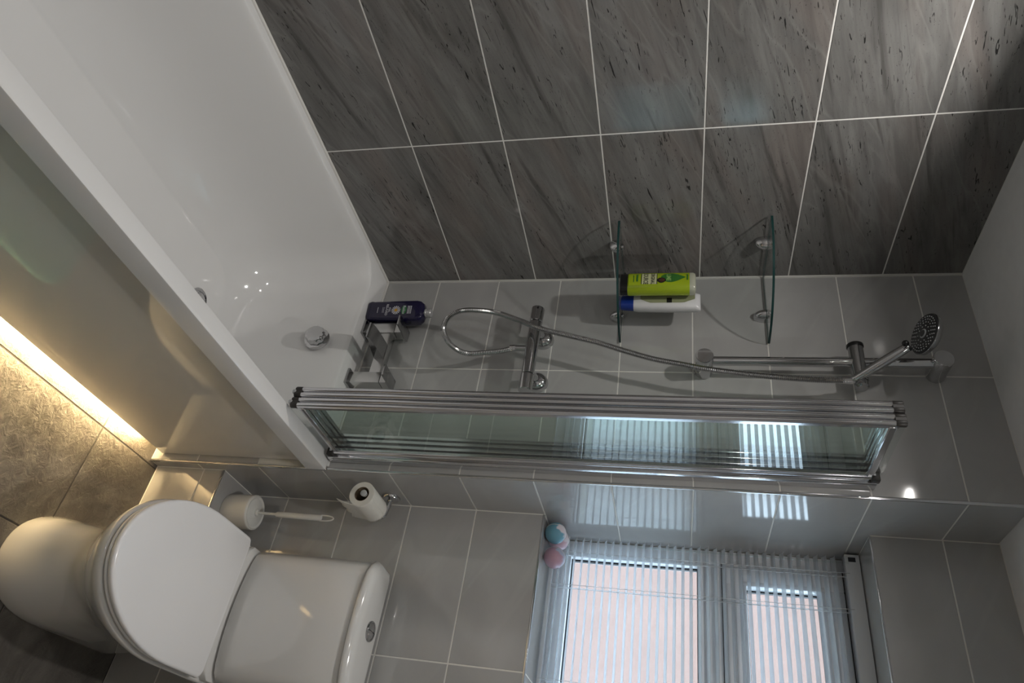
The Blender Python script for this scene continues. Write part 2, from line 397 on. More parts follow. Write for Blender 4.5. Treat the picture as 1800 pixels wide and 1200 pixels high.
bm = bmesh.new(); bbox(bm, XA, .895, .036+REC, D, 0, .23-REC)
wall_boxing = struct(from_bm('wall_boxing', bm, 'grout_light'), 'low tiled pipe boxing below the window wall, its top a ledge', 'ledge')
tile_grid(wall_boxing, (0, .036, 0), (1, 0, 0), (0, 0, 1), [XA+.001, .894], [.001, .163, .228], 'light_grey_tile')
tile_grid(wall_boxing, (0, 0, .23), (1, 0, 0), (0, 1, 0), [XA+.001, .894], [.039, D], 'light_grey_tile')

wall_right = struct(box('wall_right', XR, XR+.12, YB-.1, D+.3, 0, CEIL, 'wall_paint'), 'plain grey painted wall opposite the bath, behind the viewer', 'wall')
wall_back = struct(box('wall_back', -.1, XR+.1, YB-.12, YB, 0, CEIL, 'wall_paint'), 'plain grey painted wall behind the viewer', 'wall')
# closing stud at the head end of the bath
bm = bmesh.new(); bbox(bm, 0, .692, YB, -1.705, 0, RIM)
struct(from_bm('wall_bath_end', bm, 'wall_paint'), 'low boxed stud wall at the head end of the bath', 'wall')

def trim(n, a, b, m, label):
    o = box('trim_%d' % n, *[v for p in zip(a, b) for v in p], m, bev=.38*min(q-p for p, q in zip(a, b)), seg=3)
    return struct(o, label, 'trim')
trim(1, (XA-.006, -.0015, RIM), (XA+.0015, .005, CEIL), 'trim_chrome', 'upright chrome edge trim on the outer corner of the shower wall')
trim(2, (XA+.002, .0345, .2255), (.895, .0385, .2315), 'trim_chrome', 'chrome edge trim along the low ledge under the toilet brush')
trim(3, (XA+.001, D-.0015, SILL-.006), (WINX, D+.005, SILL+.0012), 'trim_chrome', 'chrome edge trim along the front of the window sill')
trim(4, (XA+.001, D-.0012, HEAD-.0012), (WINX, D+.004, HEAD+.003), 'trim_chrome', 'slim chrome edge trim above the window recess')
trim(5, (-.001, -.0035, RIM), (.0035, .001, CEIL), 'sealant', 'white sealant line in the corner of the dark and pale tiled walls')
trim(6, (XA-.004, -.004, .0), (XA+.002, .006, RIM), 'trim_chrome', 'short chrome corner trim below the bath rim by the ledge')
trim(7, (-.001, -1.70, RIM-.004), (.0065, -.002, RIM+.0045), 'sealant', 'white sealant bead between the bath rim and the dark tiles')
trim(8, (.004, -.0065, RIM-.004), (XA-.008, .001, RIM+.0045), 'sealant', 'white sealant bead between the bath rim and the shower wall')

# ------------------------------------------------------------------ window
win = bpy.data.objects.new('window_1', None); COL.objects.link(win); win.location = (XA, WINY, SILL); struct(win, 'white framed window with obscure glass, small opener above a large pane', 'window')
x0, x1 = XA+.002, WINX-.002; fy0, fy1 = WINY, WINY+.065
GX0, GX1 = .735, WINX-.05
TR0, TR1 = 1.575, 1.640
def rect_frame(bm, x0, x1, z0, z1, w, y0, y1, bev=.004, ws=None):
    l, r, b, t = ws or (w, w, w, w)
    bbox(bm, x0, x0+l, y0, y1, z0, z1, bev); bbox(bm, x1-r, x1, y0, y1, z0, z1, bev)
    bbox(bm, x0+l-.003, x1-r+.003, y0, y1-.001, z0, z0+b, bev); bbox(bm, x0+l-.003, x1-r+.003, y0, y1-.001, z1-t, z1, bev)
def local(bm, o):
    q = WO(o)
    for v in bm.verts: v.co -= q
bm = bmesh.new(); rect_frame(bm, x0, x1, SILL+.002, HEAD-.002, 0, fy0, fy1, ws=(GX0-x0, x1-GX1, .055, .045)); bbox(bm, GX0-.003, GX1+.003, fy0, fy1-.001, TR0, TR1, .004)
local(bm, win); fr = from_bm('frame', bm, 'upvc', win, angle=35)
bm = bmesh.new(); rect_frame(bm, GX0-.008, GX1+.008, SILL+.045, TR0+.008, .014, fy0-.004, fy0+.02, .003); local(bm, win); from_bm('glazing_bead', bm, 'upvc', win, angle=35)
bm = bmesh.new(); rect_frame(bm, GX0-.006, GX1+.006, TR1-.006, HEAD-.040, .056, fy0-.014, fy0+.04, .005)
rect_frame(bm, GX0+.042, GX1-.042, TR1+.042, HEAD-.088, .012, fy0-.018, fy0+.02, .003)
local(bm, win); sash = from_bm('sash', bm, 'upvc', win, angle=35)
bm = bmesh.new(); rect_frame(bm, GX0-.010, GX1+.010, TR1-.010, HEAD-.036, .004, fy0-.001, fy0+.004, 0); local(bm, win); from_bm('sash_seal', bm, 'black_rubber', win)
bm = bmesh.new(); rect_frame(bm, GX0+.004, GX1-.004, SILL+.057, TR0-.004, .006, fy0+.018, fy0+.03, 0); local(bm, win); from_bm('gasket', bm, 'black_rubber', win)
bm = bmesh.new(); rect_frame(bm, GX0+.052, GX1-.052, TR1+.052, HEAD-.098, .006, fy0+.018, fy0+.03, 0); local(bm, win); from_bm('gasket', bm, 'black_rubber', win)
box('pane', GX0, GX1, fy0+.028, fy0+.032, SILL+.05, TR0+.002, 'obscure_window_glass', win)
box('pane', GX0+.048, GX1-.048, fy0+.028, fy0+.032, TR1+.048, HEAD-.094, 'obscure_window_glass', win)

# ================================================================== OUTSIDE
hs = thing('house', 'pink brick house outside, seen through the obscure window glass', 'house', (-3.5, 6, -2.6))
box('brick_wall', -10, 2.1, 6, 11, -2.6, 3.4, 'brick_pink', hs)
bm = bmesh.new(); vs = [bm.verts.new(Vector(p)-hs.location) for p in ((-10.3, 5.7, 3.4), (2.4, 5.7, 3.4), (2.4, 11.3, 3.4), (-10.3, 11.3, 3.4), (-10.3, 8.5, 5.6), (2.4, 8.5, 5.6))]
for f in ((0, 1, 5, 4), (2, 3, 4, 5), (1, 2, 5), (3, 0, 4), (3, 2, 1, 0)): bm.faces.new([vs[i] for i in f])
from_bm('roof', bm, 'roof_grey', hs)
tc_ = thing('terrace', 'pale rendered row of houses in the distance outside the window', 'house', (24, 30, -2.6))
box('rendered_wall', 4, 44, 28, 34, -2.6, 1.9, 'render_pale', tc_)
bm = bmesh.new(); vs = [bm.verts.new(Vector(p)-tc_.location) for p in ((3.8, 27.7, 1.9), (44.2, 27.7, 1.9), (44.2, 34.3, 1.9), (3.8, 34.3, 1.9), (3.8, 31, 3.3), (44.2, 31, 3.3))]
for f in ((0, 1, 5, 4), (2, 3, 4, 5), (1, 2, 5), (3, 0, 4), (3, 2, 1, 0)): bm.faces.new([vs[i] for i in f])
from_bm('roof', bm, 'roof_grey', tc_)
bm = bmesh.new(); bbox(bm, -60, 80, .8, 120, -2.8, -2.6)
struct(from_bm('ground', bm, 'lawn'), 'grass ground outside below the window', 'ground')

# ================================================================== BATH
bath = thing('bathtub', 'white acrylic bathtub with glossy side panel along the dark tiled wall', 'bathtub', (.345, -.85, 0))
BO = bath.location
rings = [rr(.004, .692, -1.70, -.003, .004, .512), rr(.004, .692, -1.70, -.003, .004, .5655), rr(.0048, .6912, -1.6992, -.0038, .0045, .5682), rr(.0075, .6885, -1.6965, -.0065, .006, .5697), rr(.012, .684, -1.692, -.011, .008, RIM),
         rr(.0295, .652, -1.60, -.098, .085, RIM), rr(.0315, .650, -1.598, -.100, .085, .5692), rr(.0335, .648, -1.596, -.102, .086, .566), rr(.036, .6455, -1.593, -.105, .087, .558), rr(.040, .642, -1.585, -.109, .09, .54),
         rr(.048, .634, -1.56, -.115, .10, .49), rr(.062, .622, -1.52, -.123, .11, .41), rr(.080, .606, -1.47, -.133, .12, .335),
         rr(.102, .586, -1.42, -.148, .125, .283), rr(.130, .560, -1.38, -.172, .125, .246), rr(.160, .532, -1.345, -.202, .12, .2185), rr(.1885, .506, -1.315, -.2305, .115, .2003), rr(.1915, .503, -1.312, -.2335, .115, .1990), rr(.196, .4985, -1.3075, -.238, .114, .1984),
         rr(.235, .46, -1.26, -.28, .09, .1976), rr(.318, .33, -1.16, -.36, .006, .1955)]
bm = bmesh.new(); loft(bm, [[p-BO for p in r] for r in rings], cap0=False, cap1=True)
tub = from_bm('tub', bm, 'acrylic', bath, angle=33)
bm = bmesh.new(); bbox(bm, .648, .666, -1.70, -.004, .032, .5115, .0015, 1); 
for v in bm.verts: v.co -= BO
from_bm('side_panel', bm, 'panel_white', bath, angle=35)
box('bounce_board', .545, .56, -1.69, -.01, .001, .3, 'panel_white', bath)  # added unseen white board, keeps strip light from going under and bounces it out
for lx in (.2, .5):
    for ly in (-.4, -1.2): rod('leg', bath, (lx, ly, 0), (lx, ly, .185), .015, 'chrome_soft')
wst = lathe_obj('waste', bath, (.345, -.322, .1965), (0, 0, 1), [(0, .034), (.004, .034), (.006, .031), (.005, .026), (.002, .024), (.003, .020), (.009, .019), (.012, .014), (.013, .0)], 'chrome')
ov = lathe_obj('overflow', bath, (.335, -.126, .478), (0, -1, .12), [(0, .037), (.006, .037), (.008, .034), (.010, .020)], 'chrome', n=40)
bm = bmesh.new(); a_, u_, v_ = frame_of((0, -1, .12)); rg = []
for h, r in ((.008, .024), (.010, .0285), (.028, .0285), (.031, .0265), (.032, .02)):
    rg.append([(Vector((.335, -.126, .478))-BO) + a_*h + (u_*math.cos(t)+v_*math.sin(t))*(r*(1+(.035*math.cos(9*t) if .009 < h < .03 else 0))) for t in [2*math.pi*i/72 for i in range(72)]])
loft(bm, rg); kn = from_bm('overflow_knob', bm, 'chrome', bath, angle=40)

strip = thing('led_strip', 'warm glowing light strip hidden under the bath panel', 'light strip', (.62, -.86, .029))
box('channel', .612, .640, -1.62, -.08, .0315, .037, 'aluminium', strip); box('diffuser', .614, .638, -1.62, -.08, .0260, .0315, 'led_warm', strip)

# ------------------------------------------------------------------ bath filler tap
tap = thing('bath_tap', 'square chrome bath filler tap with two levers on the bath rim', 'tap', (.33, -.04, RIM))
for px in (.237, .418):
    box('base_plate', px-.025, px+.025, -.066, -.014, RIM+.0002, RIM+.008, 'chrome_soft', tap, bev=.001)
    box('pillar', px-.018, px+.018, -.058, -.022, RIM+.008, .6742, 'tap_chrome', tap, bev=.001)
    hd = bmesh.new(); q = tap.location
    bbox(hd, px-.018-q.x, px+.018-q.x, -.058-q.y, -.022-q.y, .6752-q.z, .696-q.z, .0008, 1)
    from_bm('cap', hd, 'tap_chrome', tap, angle=35)
    box('lever', px-.018, px+.018, -.098, -.010, .6965, .7035, 'chrome_soft', tap, bev=.0012)
box('bridge', .2545, .4005, -.0555, -.026, .634, .668, 'tap_chrome', tap, bev=.001)
bm = bmesh.new(); rg = []
for y, zt, t in ((-.030, .666, .030), (-.070, .666, .027), (-.100, .665, .022), (-.125, .663, .016), (-.142, .661, .010), (-.155, .658, .006), (-.164, .654, .004)):
    rg.append([Vector((x, y, zz))-tap.location for x, zz in ((.301, zt-t), (.352, zt-t), (.352, zt), (.301, zt))])
loft(bm, rg); from_bm('spout', bm, 'chrome_soft', tap, angle=30)

# ------------------------------------------------------------------ folding shower screen
scr = thing('shower_screen', 'folded chrome framed glass bath screen fixed at the edge of the shower wall', 'shower screen', (.64, -.14, .585))
SZ0, SZ1, SY0, SY1 = .590, 1.950, -.278, -.040
box('wall_profile', .636, .668, -.034, -.0005, .578, 1.955, 'aluminium', scr, bev=.003)
xs = [.608, .6225, .638, .6525]
for i, px in enumerate(xs):
    bm = bmesh.new(); q = scr.location
    for yy in (SY0, SY1):
        lathe(bm, Vector((px, yy, SZ0))-q, (0, 0, 1), [(0, .0072), (SZ1-SZ0, .0072)], 20)
        s = 1 if yy == SY0 else -1
        y_a, y_b = sorted((yy+s*.004, yy+s*.014))
        bbox(bm, px-.0045-q.x, px+.0045-q.x, y_a-q.y, y_b-q.y, SZ0-q.z, SZ1-q.z, .001, 1)
    for zz in (SZ0+.008, SZ1-.020): bbox(bm, px-.0062-q.x, px+.0062-q.x, SY0+.008-q.y, SY1-.008-q.y, zz-q.z, zz+.016-q.z, .002, 1)
    pn = from_bm('panel_frame', bm, 'aluminium', scr, angle=40)
    bm = bmesh.new(); bbox(bm, px-.002-q.x, px+.002-q.x, SY0+.012-q.y, SY1-.012-q.y, SZ0+.018-q.z, SZ1-.010-q.z); from_bm('glass', bm, 'screen_glass', pn)
for yy, prs in ((SY0, ((0, 1), (2, 3))), (SY1, ((1, 2),))):
    for a, b in prs:
        for z0, z1 in ((SZ0-.010, SZ0+.010), (SZ1-.010, SZ1+.012)):
            bm = bmesh.new(); q = scr.location
            for k in (a, b): lathe(bm, Vector((xs[k], yy, z0))-q, (0, 0, 1), [(0, .0065), (.002, .0080), (z1-z0-.002, .0080), (z1-z0, .0065)], 14)
            bbox(bm, xs[a]-q.x, xs[b]-q.x, yy-.007-q.y, yy+.007-q.y, z0+.001-q.z, z1-.001-q.z)
            from_bm('hinge_cap', bm, 'dark_brown_plastic', scr, angle=40)
for z0, z1 in ((SZ0-.010, SZ0+.008), (SZ1-.008, SZ1+.010)): box('hinge_cap', .643, .666, -.048, -.030, z0, z1, 'dark_brown_plastic', scr, bev=.003)
box('bottom_seal', .6525-.0015, .6525+.0015, SY0+.01, SY1-.01, RIM+.003, SZ0+.009, 'screen_glass', scr)
box('top_seal', .6525-.0010, .6525+.0010, SY0+.01, SY1-.01, SZ1-.006, SZ1+.012, 'screen_glass', scr)
for px in (.615, .645): rod('hinge_pin', scr, (px, SY0-.002, RIM+.004), (px, SY0-.002, SZ0-.006), .006, 'nozzle_grey', 12, .001)

# ------------------------------------------------------------------ glass corner shelves
def shelf(z, label):
    t = thing('corner_shelf', label, 'shelf', (.0, .0, z), 'glass corner shelves'); t.location = (.006, -.006, z)
    R, n = .243, 40; pts = [(0.001, 0), (0.001, -R)] + [(R*math.sin(a), -R*math.cos(a)) for a in [math.pi/2*i/n for i in range(1, n)]] + [(R, 0)]
    bm = bmesh.new(); lo = [bm.verts.new((x, y, -.003)) for x, y in pts]; hi = [bm.verts.new((x, y, .003)) for x, y in pts]
    bm.faces.new(lo[::-1]).material_index = 0; bm.faces.new(hi).material_index = 0
    for i in range(len(pts)):
        j = (i+1) % len(pts); bm.faces.new((lo[i], lo[j], hi[j], hi[i])).material_index = 1
    from_bm('plate', bm, ['shelf_glass', 'shelf_glass_edge'], t)
    for org, ax in (((.0003, -.150, z), (1, 0, 0)), ((.155, -.0003, z), (0, -1, 0))):
        bm = bmesh.new(); q = t.location; o = Vector(org); a = Vector(ax); s = Vector((0, 1, 0)) if ax[0] else Vector((1, 0, 0))
        # half-dome clamp below the plate, small cap above it
        rg = []
        for k in range(9):
            f = min(.985, k/8); r_ = math.sqrt(1-f*f)
            rg.append([o-q+a*(.031*r_*math.sin(math.pi*i/12))+s*(.0185*r_*math.cos(math.pi*i/12))+Vector((0, 0, -.0034-.034*f)) for i in range(13)])
        loft(bm, rg); from_bm('clamp', bm, 'chrome', t, angle=50)
        bm = bmesh.new(); lathe(bm, o-q+a*.012+Vector((0, 0, .0033)), (0, 0, 1), [(0, .0095), (.003, .0095), (.005, .006)], 16); from_bm('clamp_cap', bm, 'chrome', t, angle=40)
shelf(1.348, 'lower quarter-round glass corner shelf carrying the green bottle')
shelf(1.750, 'upper empty quarter-round glass corner shelf')

# ------------------------------------------------------------------ printed marks
def text_mesh(s, size):
    c = bpy.data.curves.new('t', 'FONT'); c.body = s; c.size = size; c.align_x = 'CENTER'; c.align_y = 'CENTER'; c.resolution_u = 2; c.offset = size*.018
    o = bpy.data.objects.new('t', c); COL.objects.link(o); bpy.context.view_layer.update()
    me = bpy.data.meshes.new_from_object(o.evaluated_get(bpy.context.evaluated_depsgraph_get())); bpy.data.objects.remove(o); return me
PRINT_STUFF = ('fine_print', 'brand_lettering', 'slogan_lettering', 'leaf_lettering', 'daisy')
def put_print(name, parent, m, faces2d, fn):
    """faces2d: (verts2d, faces) ; fn maps (u,v) to a point on the bottle"""
    vs, fs = faces2d; me = bpy.data.meshes.new(name); me.from_pydata([fn(u, v) for u, v in vs], [], fs)
    o = link(name, me, m, parent)
    if name in PRINT_STUFF: o['kind'] = 'stuff'
    return o
def text2d(s, size, cu, cv, bold=1.0, sx=1.0):
    me = text_mesh(s, size); return [(v.co.x*sx+cu, v.co.y+cv) for v in me.vertices], [tuple(p.vertices) for p in me.polygons]
def rect2d(u0, u1, v0, v1, n=6):
    vs = []; fs = []
    for i in range(n+1): u = u0+(u1-u0)*i/n; vs += [(u, v0), (u, v1)]
    for i in range(n): fs.append((2*i, 2*i+2, 2*i+3, 2*i+1))
    return vs, fs
def grid2d(f, v0, v1, rows, cols):
    vs, fs = [], []
    for r in range(rows+1):
        v = v0+(v1-v0)*r/rows; a, b = f(r/rows)
        vs += [(a+(b-a)*c/cols, v) for c in range(cols+1)]
    for r in range(rows):
        for c in range(cols): k = r*(cols+1)+c; fs.append((k, k+1, k+cols+2, k+cols+1))
    return vs, fs
def poly2d(pts): return pts, [tuple(range(len(pts)))]
def ell2d(cu, cv, a, b, n=24): return poly2d([(cu+a*math.cos(2*math.pi*i/n), cv+b*math.sin(2*math.pi*i/n)) for i in range(n)])
def merge2d(*L):
    V, F = [], []
    for v, f in L: k = len(V); V += v; F += [tuple(i+k for i in q) for q in f]
    return V, F

# ------------------------------------------------------------------ bottles
def sup(w, d, z, e=2.6, n=40):
    out = []
    for i in range(n):
        t = 2*math.pi*i/n; c, s = math.cos(t), math.sin(t)
        out.append(Vector((w*math.copysign(abs(c)**(2/e), c), d*math.copysign(abs(s)**(2/e), s), z)))
    return out
# lime green shower gel, standing on its black cap
g = thing('shower_gel_bottle', 'lime green bottle on its black cap on the lower glass shelf', 'bottle', (.141, -.132, 1.3513), 'bottles in the shower corner')
g.rotation_euler = (0, 0, math.radians(-3))
bm = bmesh.new(); loft(bm, [sup(.0335, .019, .0005), sup(.034, .0195, .002), sup(.034, .0195, .021)]); from_bm('cap', bm, 'black_plastic', g, angle=40)
GW, GD = .0345, .0225
bm = bmesh.new(); loft(bm, [sup(.0335, .0195, .021), sup(GW, GD, .024), sup(GW, GD, .188)], cap1=True); from_bm('body', bm, 'lime_gel', g, angle=40)
bm = bmesh.new(); loft(bm, [sup(GW, GD, .188), sup(GW, GD, .197), sup(.0325, .018, .203), sup(.027, .013, .2045)]); from_bm('base', bm, 'clear_plastic_top', g, angle=40)
def gfn(off):
    def f(u, v):
        x = max(-.99, min(.99, u/GW)); y = -GD*(1-abs(x)**2.6)**(1/2.6); return (u, y-off, v)
    return f
put_print('brand_box', g, 'print_black', rect2d(-.021, .019, .058, .102), gfn(.0004))
put_print('brand_panel', g, 'print_cream', rect2d(-.021, .019, .060, .100), gfn(.0006))
put_print('brand_lettering', g, 'print_black', merge2d(text2d('ORIGINAL', .0150, -.001, .0895, sx=.60), text2d('SOURCE', .0175, -.001, .0705, sx=.62)), gfn(.0009))
lw = lambda t: .0175*math.sin(math.pi*(.04+.96*t)**.75)
put_print('leaf', g, 'print_leaf', grid2d(lambda t: (-.004-lw(t), -.004+lw(t)), .112, .178, 14, 8), gfn(.0004))
put_print('leaf_lettering', g, 'print_lime', text2d('LIME', .017, -.004, .132, sx=.75), gfn(.0008))
put_print('seed', g, 'print_black', ell2d(.006, .113, .0095, .0115), gfn(.0006)); put_print('seed_core', g, 'print_brown', ell2d(.006, .114, .0065, .0085), gfn(.0009))
put_print('fine_print', g, 'print_leaf', merge2d(rect2d(-.018, .010, .045, .050), rect2d(-.014, .012, .037, .039), rect2d(-.016, .006, .180, .184)), gfn(.0004))
# white bottle with a blue cap
wb = thing('lotion_bottle', 'white bottle on a blue cap behind the green bottle on the lower shelf', 'bottle', (.166, -.082, 1.3513), 'bottles in the shower corner')
wb.rotation_euler = (0, 0, math.radians(-5))
bm = bmesh.new(); loft(bm, [sup(.021, .013, .0005), sup(.0225, .0145, .003), sup(.0255, .0165, .036)]); from_bm('cap', bm, 'blue_cap', wb, angle=40)
bm = bmesh.new(); loft(bm, [sup(.0255, .0165, .036), sup(.028, .0185, .05), sup(.0305, .019, .13), sup(.031, .0175, .205), sup(.031, .010, .216), sup(.030, .004, .218)]); from_bm('body', bm, 'white_bottle', wb, angle=45)
def wfn(off):
    def f(u, v):
        W = .0255+(.0305-.0255)*min(1, (v-.036)/.09); x = max(-.99, min(.99, u/W)); y = -.0187*(1-abs(x)**2.6)**(1/2.6); return (u, y-off, v)
    return f
put_print('label', wb, 'print_olive', grid2d(lambda t: (-.02, .004+.0125*min(1, 6*t)*min(1, 5*(1-t))), .055, .203, 16, 6), wfn(.0005))
put_print('label_mark', wb, 'print_black', rect2d(.0, .017, .127, .141), wfn(.0009))

# navy bottle on the bath rim
nb = thing('bath_soak_bottle', 'navy blue bottle with daisy print and silver cap on the bath rim', 'bottle', (.176, -.052, RIM+.0005), 'bottles in the shower corner')
nb.rotation_euler = (0, 0, math.radians(10))
bm = bmesh.new()
loft(bm, [[Vector((p.x, p.y, z)) for p in rr(-a, a, -b, b, r, z, 6)] for a, b, r, z in ((.029, .019, .010, .0), (.032, .022, .011, .004), (.0335, .0235, .011, .012), (.0325, .0225, .011, .022), (.033, .023, .011, .028), (.0355, .0235, .011, .160), (.034, .022, .012, .172), (.027, .017, .012, .182), (.013, .013, .0125, .186))])
from_bm('body', bm, 'navy_plastic', nb, angle=50)
bm = bmesh.new(); lathe(bm, (0, 0, .185), (0, 0, 1), [(0, .0125), (.002, .0145), (.006, .0145), (.007, .0135), (.010, .0135), (.011, .0145), (.019, .014), (.021, .012)], 24); from_bm('cap', bm, 'silver_cap', nb, angle=40)
nf = lambda u, v: (u, -.0239, v)
nf2 = lambda u, v: (u, -.0242, v)
pet = []
for k in range(14):
    a = 2*math.pi*k/14; da = .16; c = (.002, .098)
    pet.append(poly2d([(c[0]+r*math.cos(a+s*da), c[1]+r*math.sin(a+s*da)) for r, s in ((.004, -1), (.0135, -.9), (.0155, 0), (.0135, .9), (.004, 1))]))
put_print('daisy', nb, 'print_white', merge2d(*pet), nf); put_print('daisy_eye', nb, 'print_yellow', ell2d(.002, .098, .0052, .0052), nf2)
put_print('brand_oval', nb, 'print_green', ell2d(.001, .124, .0155, .0085), nf)
put_print('brand_lettering', nb, 'print_white', text2d('Radox', .0125, .001, .124, sx=.9), nf2)
put_print('slogan_lettering', nb, 'print_white', merge2d(text2d('FEEL', .0095, .001, .0765, sx=.95), text2d('RELAXED', .0105, .001, .0675, sx=.9)), nf)
rows = []
for v, n in ((.1465, 8), (.1415, 9), (.137, 8)):
    for k in range(n): rows.append(rect2d(-.013+.028*k/n, -.013+.028*(k+.72)/n, v-.0016, v+.0016, 1))
for v, n, h in ((.058, 7, .0008), (.054, 7, .0008), (.038, 5, .0012)):
    for k in range(n): rows.append(rect2d(-.008+.020*k/n, -.008+.020*(k+.7)/n, v-h, v+h, 1))
put_print('fine_print', nb, 'print_white', merge2d(*rows), nf)

# ------------------------------------------------------------------ shower valve, hose, riser
val = thing('shower_valve', 'chrome thermostatic bar shower valve on the pale tiled wall', 'shower valve', (.312, -.060, 1.112))
rod('bar', val, (.222, -.060, 1.108), (.402, -.060, 1.108), .0185, 'chrome', 32, .001)
rod('control_knob', val, (.168, -.060, 1.108), (.2205, -.060, 1.108), .0195, 'chrome', 36, .002)
rod('control_knob', val, (.4035, -.060, 1.108), (.456, -.060, 1.108), .0195, 'chrome', 36, .002)
bm = bmesh.new(); lathe(bm, Vector((.178, -.080, 1.112))-val.location, (0, -1, 0), [(0, .003), (.0006, .003)], 12); from_bm('knob_mark', bm, 'print_black', val)
for ex in (.242, .392):
    lathe_obj('escutcheon', val, (ex, -.0003, 1.125), (0, -1, 0), [(0, .031), (.006, .031), (.016, .029), (.024, .022), (.028, .015)], 'chrome', 36, 50)
    rod('inlet', val, (ex, -.026, 1.122), (ex, -.050, 1.113), .0125, 'chrome', 20)
rod('outlet', val, (.312, -.060, 1.092), (.312, -.061, 1.060), .0095, 'chrome', 20, .001)

hp = [(.312, -.061, 1.072), (.314, -.062, 1.055), (.326, -.065, 1.021), (.34, -.075, .975), (.35, -.085, .929), (.332, -.09, .888), (.296, -.09, .856), (.26, -.09, .843), (.224, -.09, .85), (.202, -.09, .875), (.2, -.095, .92), (.213, -.1, .992), (.245, -.105, 1.066), (.276, -.105, 1.135), (.297, -.1, 1.217), (.316, -.095, 1.296), (.341, -.09, 1.374), (.364, -.088, 1.449), (.38, -.088, 1.522), (.393, -.088, 1.579), (.403, -.085, 1.662), (.407, -.08, 1.731), (.409, -.075, 1.798), (.409, -.07, 1.865), (.405, -.063, 1.918)]
hose = thing('shower_hose', 'ribbed chrome shower hose looping from the valve up to the handset', 'hose', (.312, -.061, 1.06))
path = catmull(hp, 30); L = [0]
for a, b in zip(path, path[1:]): L.append(L[-1]+(b-a).length)
tot = L[-1]; step = .0024; dense = []; k = 0; s = 0
while s < tot:
    while L[k+1] < s: k += 1
    dense.append(path[k].lerp(path[k+1], (s-L[k])/(L[k+1]-L[k]))-hose.location); s += step
bm = bmesh.new(); sweep(bm, dense, [.0082 if i % 2 else .0066 for i in range(len(dense))], 10); from_bm('tube', bm, 'ribbed_chrome', hose, angle=20)
rod('nut', hose, (.312, -.061, 1.062), (.314, -.062, 1.045), .0098, 'chrome', 6)
rod('nut', hose, (.405, -.063, 1.905), (.4035, -.061, 1.932), .0092, 'chrome', 20, .001)

rail = thing('shower_riser_rail', 'chrome shower riser rail on two round brackets on the pale tiled wall', 'shower rail', (.344, -.055, 1.578))
rod('bar', rail, (.344, -.055, 1.570), (.344, -.055, 2.150), .0125, 'chrome', 28)
for bz in (1.578, 2.140): lathe_obj('bracket', rail, (.344, -.0003, bz), (0, -1, 0), [(0, .022), (.004, .0235), (.078, .0235), (.080, .022)], 'chrome', 36, 40)
sld = rod('slider', rail, (.300, -.055, 1.951), (.402, -.055, 1.951), .0185, 'chrome_soft', 32, .001)
rod('slider_knob', rail, (.288, -.055, 1.951), (.2995, -.055, 1.951), .0205, 'black_plastic', 32, .003)
rod('handset_cradle', rail, (.402, -.055, 1.951), (.424, -.058, 1.951), .0165, 'chrome_soft', 28, .004)

hs2 = thing('shower_handset', 'chrome shower handset with dark spray face on the riser slider', 'shower head', (.4035, -.061, 1.925))
q = hs2.location
P0, P1 = Vector((.4035, -.061, 1.930)), Vector((.352, -.138, 2.050))
pth = [P0.lerp(P1, t) for t in [i/16 for i in range(17)]]
bm = bmesh.new(); sweep(bm, [p-q for p in pth], [.0095+.0035*math.sin(math.pi*min(1, i/16*.9)) for i in range(17)], 24); from_bm('handle', bm, 'chrome', hs2, smooth=True)
Nf = Vector((-.10, -.34, -.94)).normalized(); HC = Vector((.335, -.163, 2.078))
bm = bmesh.new(); lathe(bm, HC-Nf*.026-q, Nf, [(0, .012), (.004, .030), (.010, .044), (.016, .050), (.024, .0515), (.026, .0505)], 48); from_bm('head', bm, 'chrome_soft', hs2, angle=40)
bm = bmesh.new(); lathe(bm, HC-q, Nf, [(-.001, .0495), (.0015, .0495), (.0025, .048)], 48); from_bm('spray_face', bm, 'shower_face', hs2, angle=40)
a_, u_, v_ = frame_of(Nf)
for ring, (rad, cnt) in enumerate(((.043, 30), (.036, 24), (.029, 18), (.020, 10))):
    for i in range(cnt):
        t = 2*math.pi*(i+.5*(ring % 2))/cnt; c = HC+Nf*.0024+(u_*math.cos(t)+v_*math.sin(t))*rad-q
        if i == 0:
            bm = bmesh.new(); lathe(bm, (0, 0, 0), Nf, [(0, .0017), (.0012, .0014), (.0016, .0007)], 8, cap0=False)
            nz = from_bm('nozzle', bm, 'nozzle_grey', hs2) if ring == 0 else None
            NZ = nz.data if nz else NZ
            if nz is None: nz = bpy.data.objects.new('nozzle', NZ); COL.objects.link(nz); nz.parent = hs2
        else: nz = bpy.data.objects.new('nozzle', NZ); COL.objects.link(nz); nz.parent = hs2
        nz.location = c
bm = bmesh.new(); lathe(bm, HC+Nf*.002-q, Nf, [(0, .011), (.002, .0115), (.003, .009)], 28); from_bm('spray_centre', bm, 'nozzle_grey', hs2, angle=40)
bm = bmesh.new(); lathe(bm, HC+Nf*.004-q, Nf, [(0, .0085), (.0015, .0085)], 28); from_bm('spray_centre_cap', bm, 'shower_face', hs2, angle=40)
sel = HC + Vector((.030, -.002, -.046)); bm = bmesh.new(); bmesh.ops.create_uvsphere(bm, u_segments=14, v_segments=8, radius=.008, matrix=Matrix.Translation(sel-q)); from_bm('selector', bm, 'black_plastic', hs2, smooth=True)

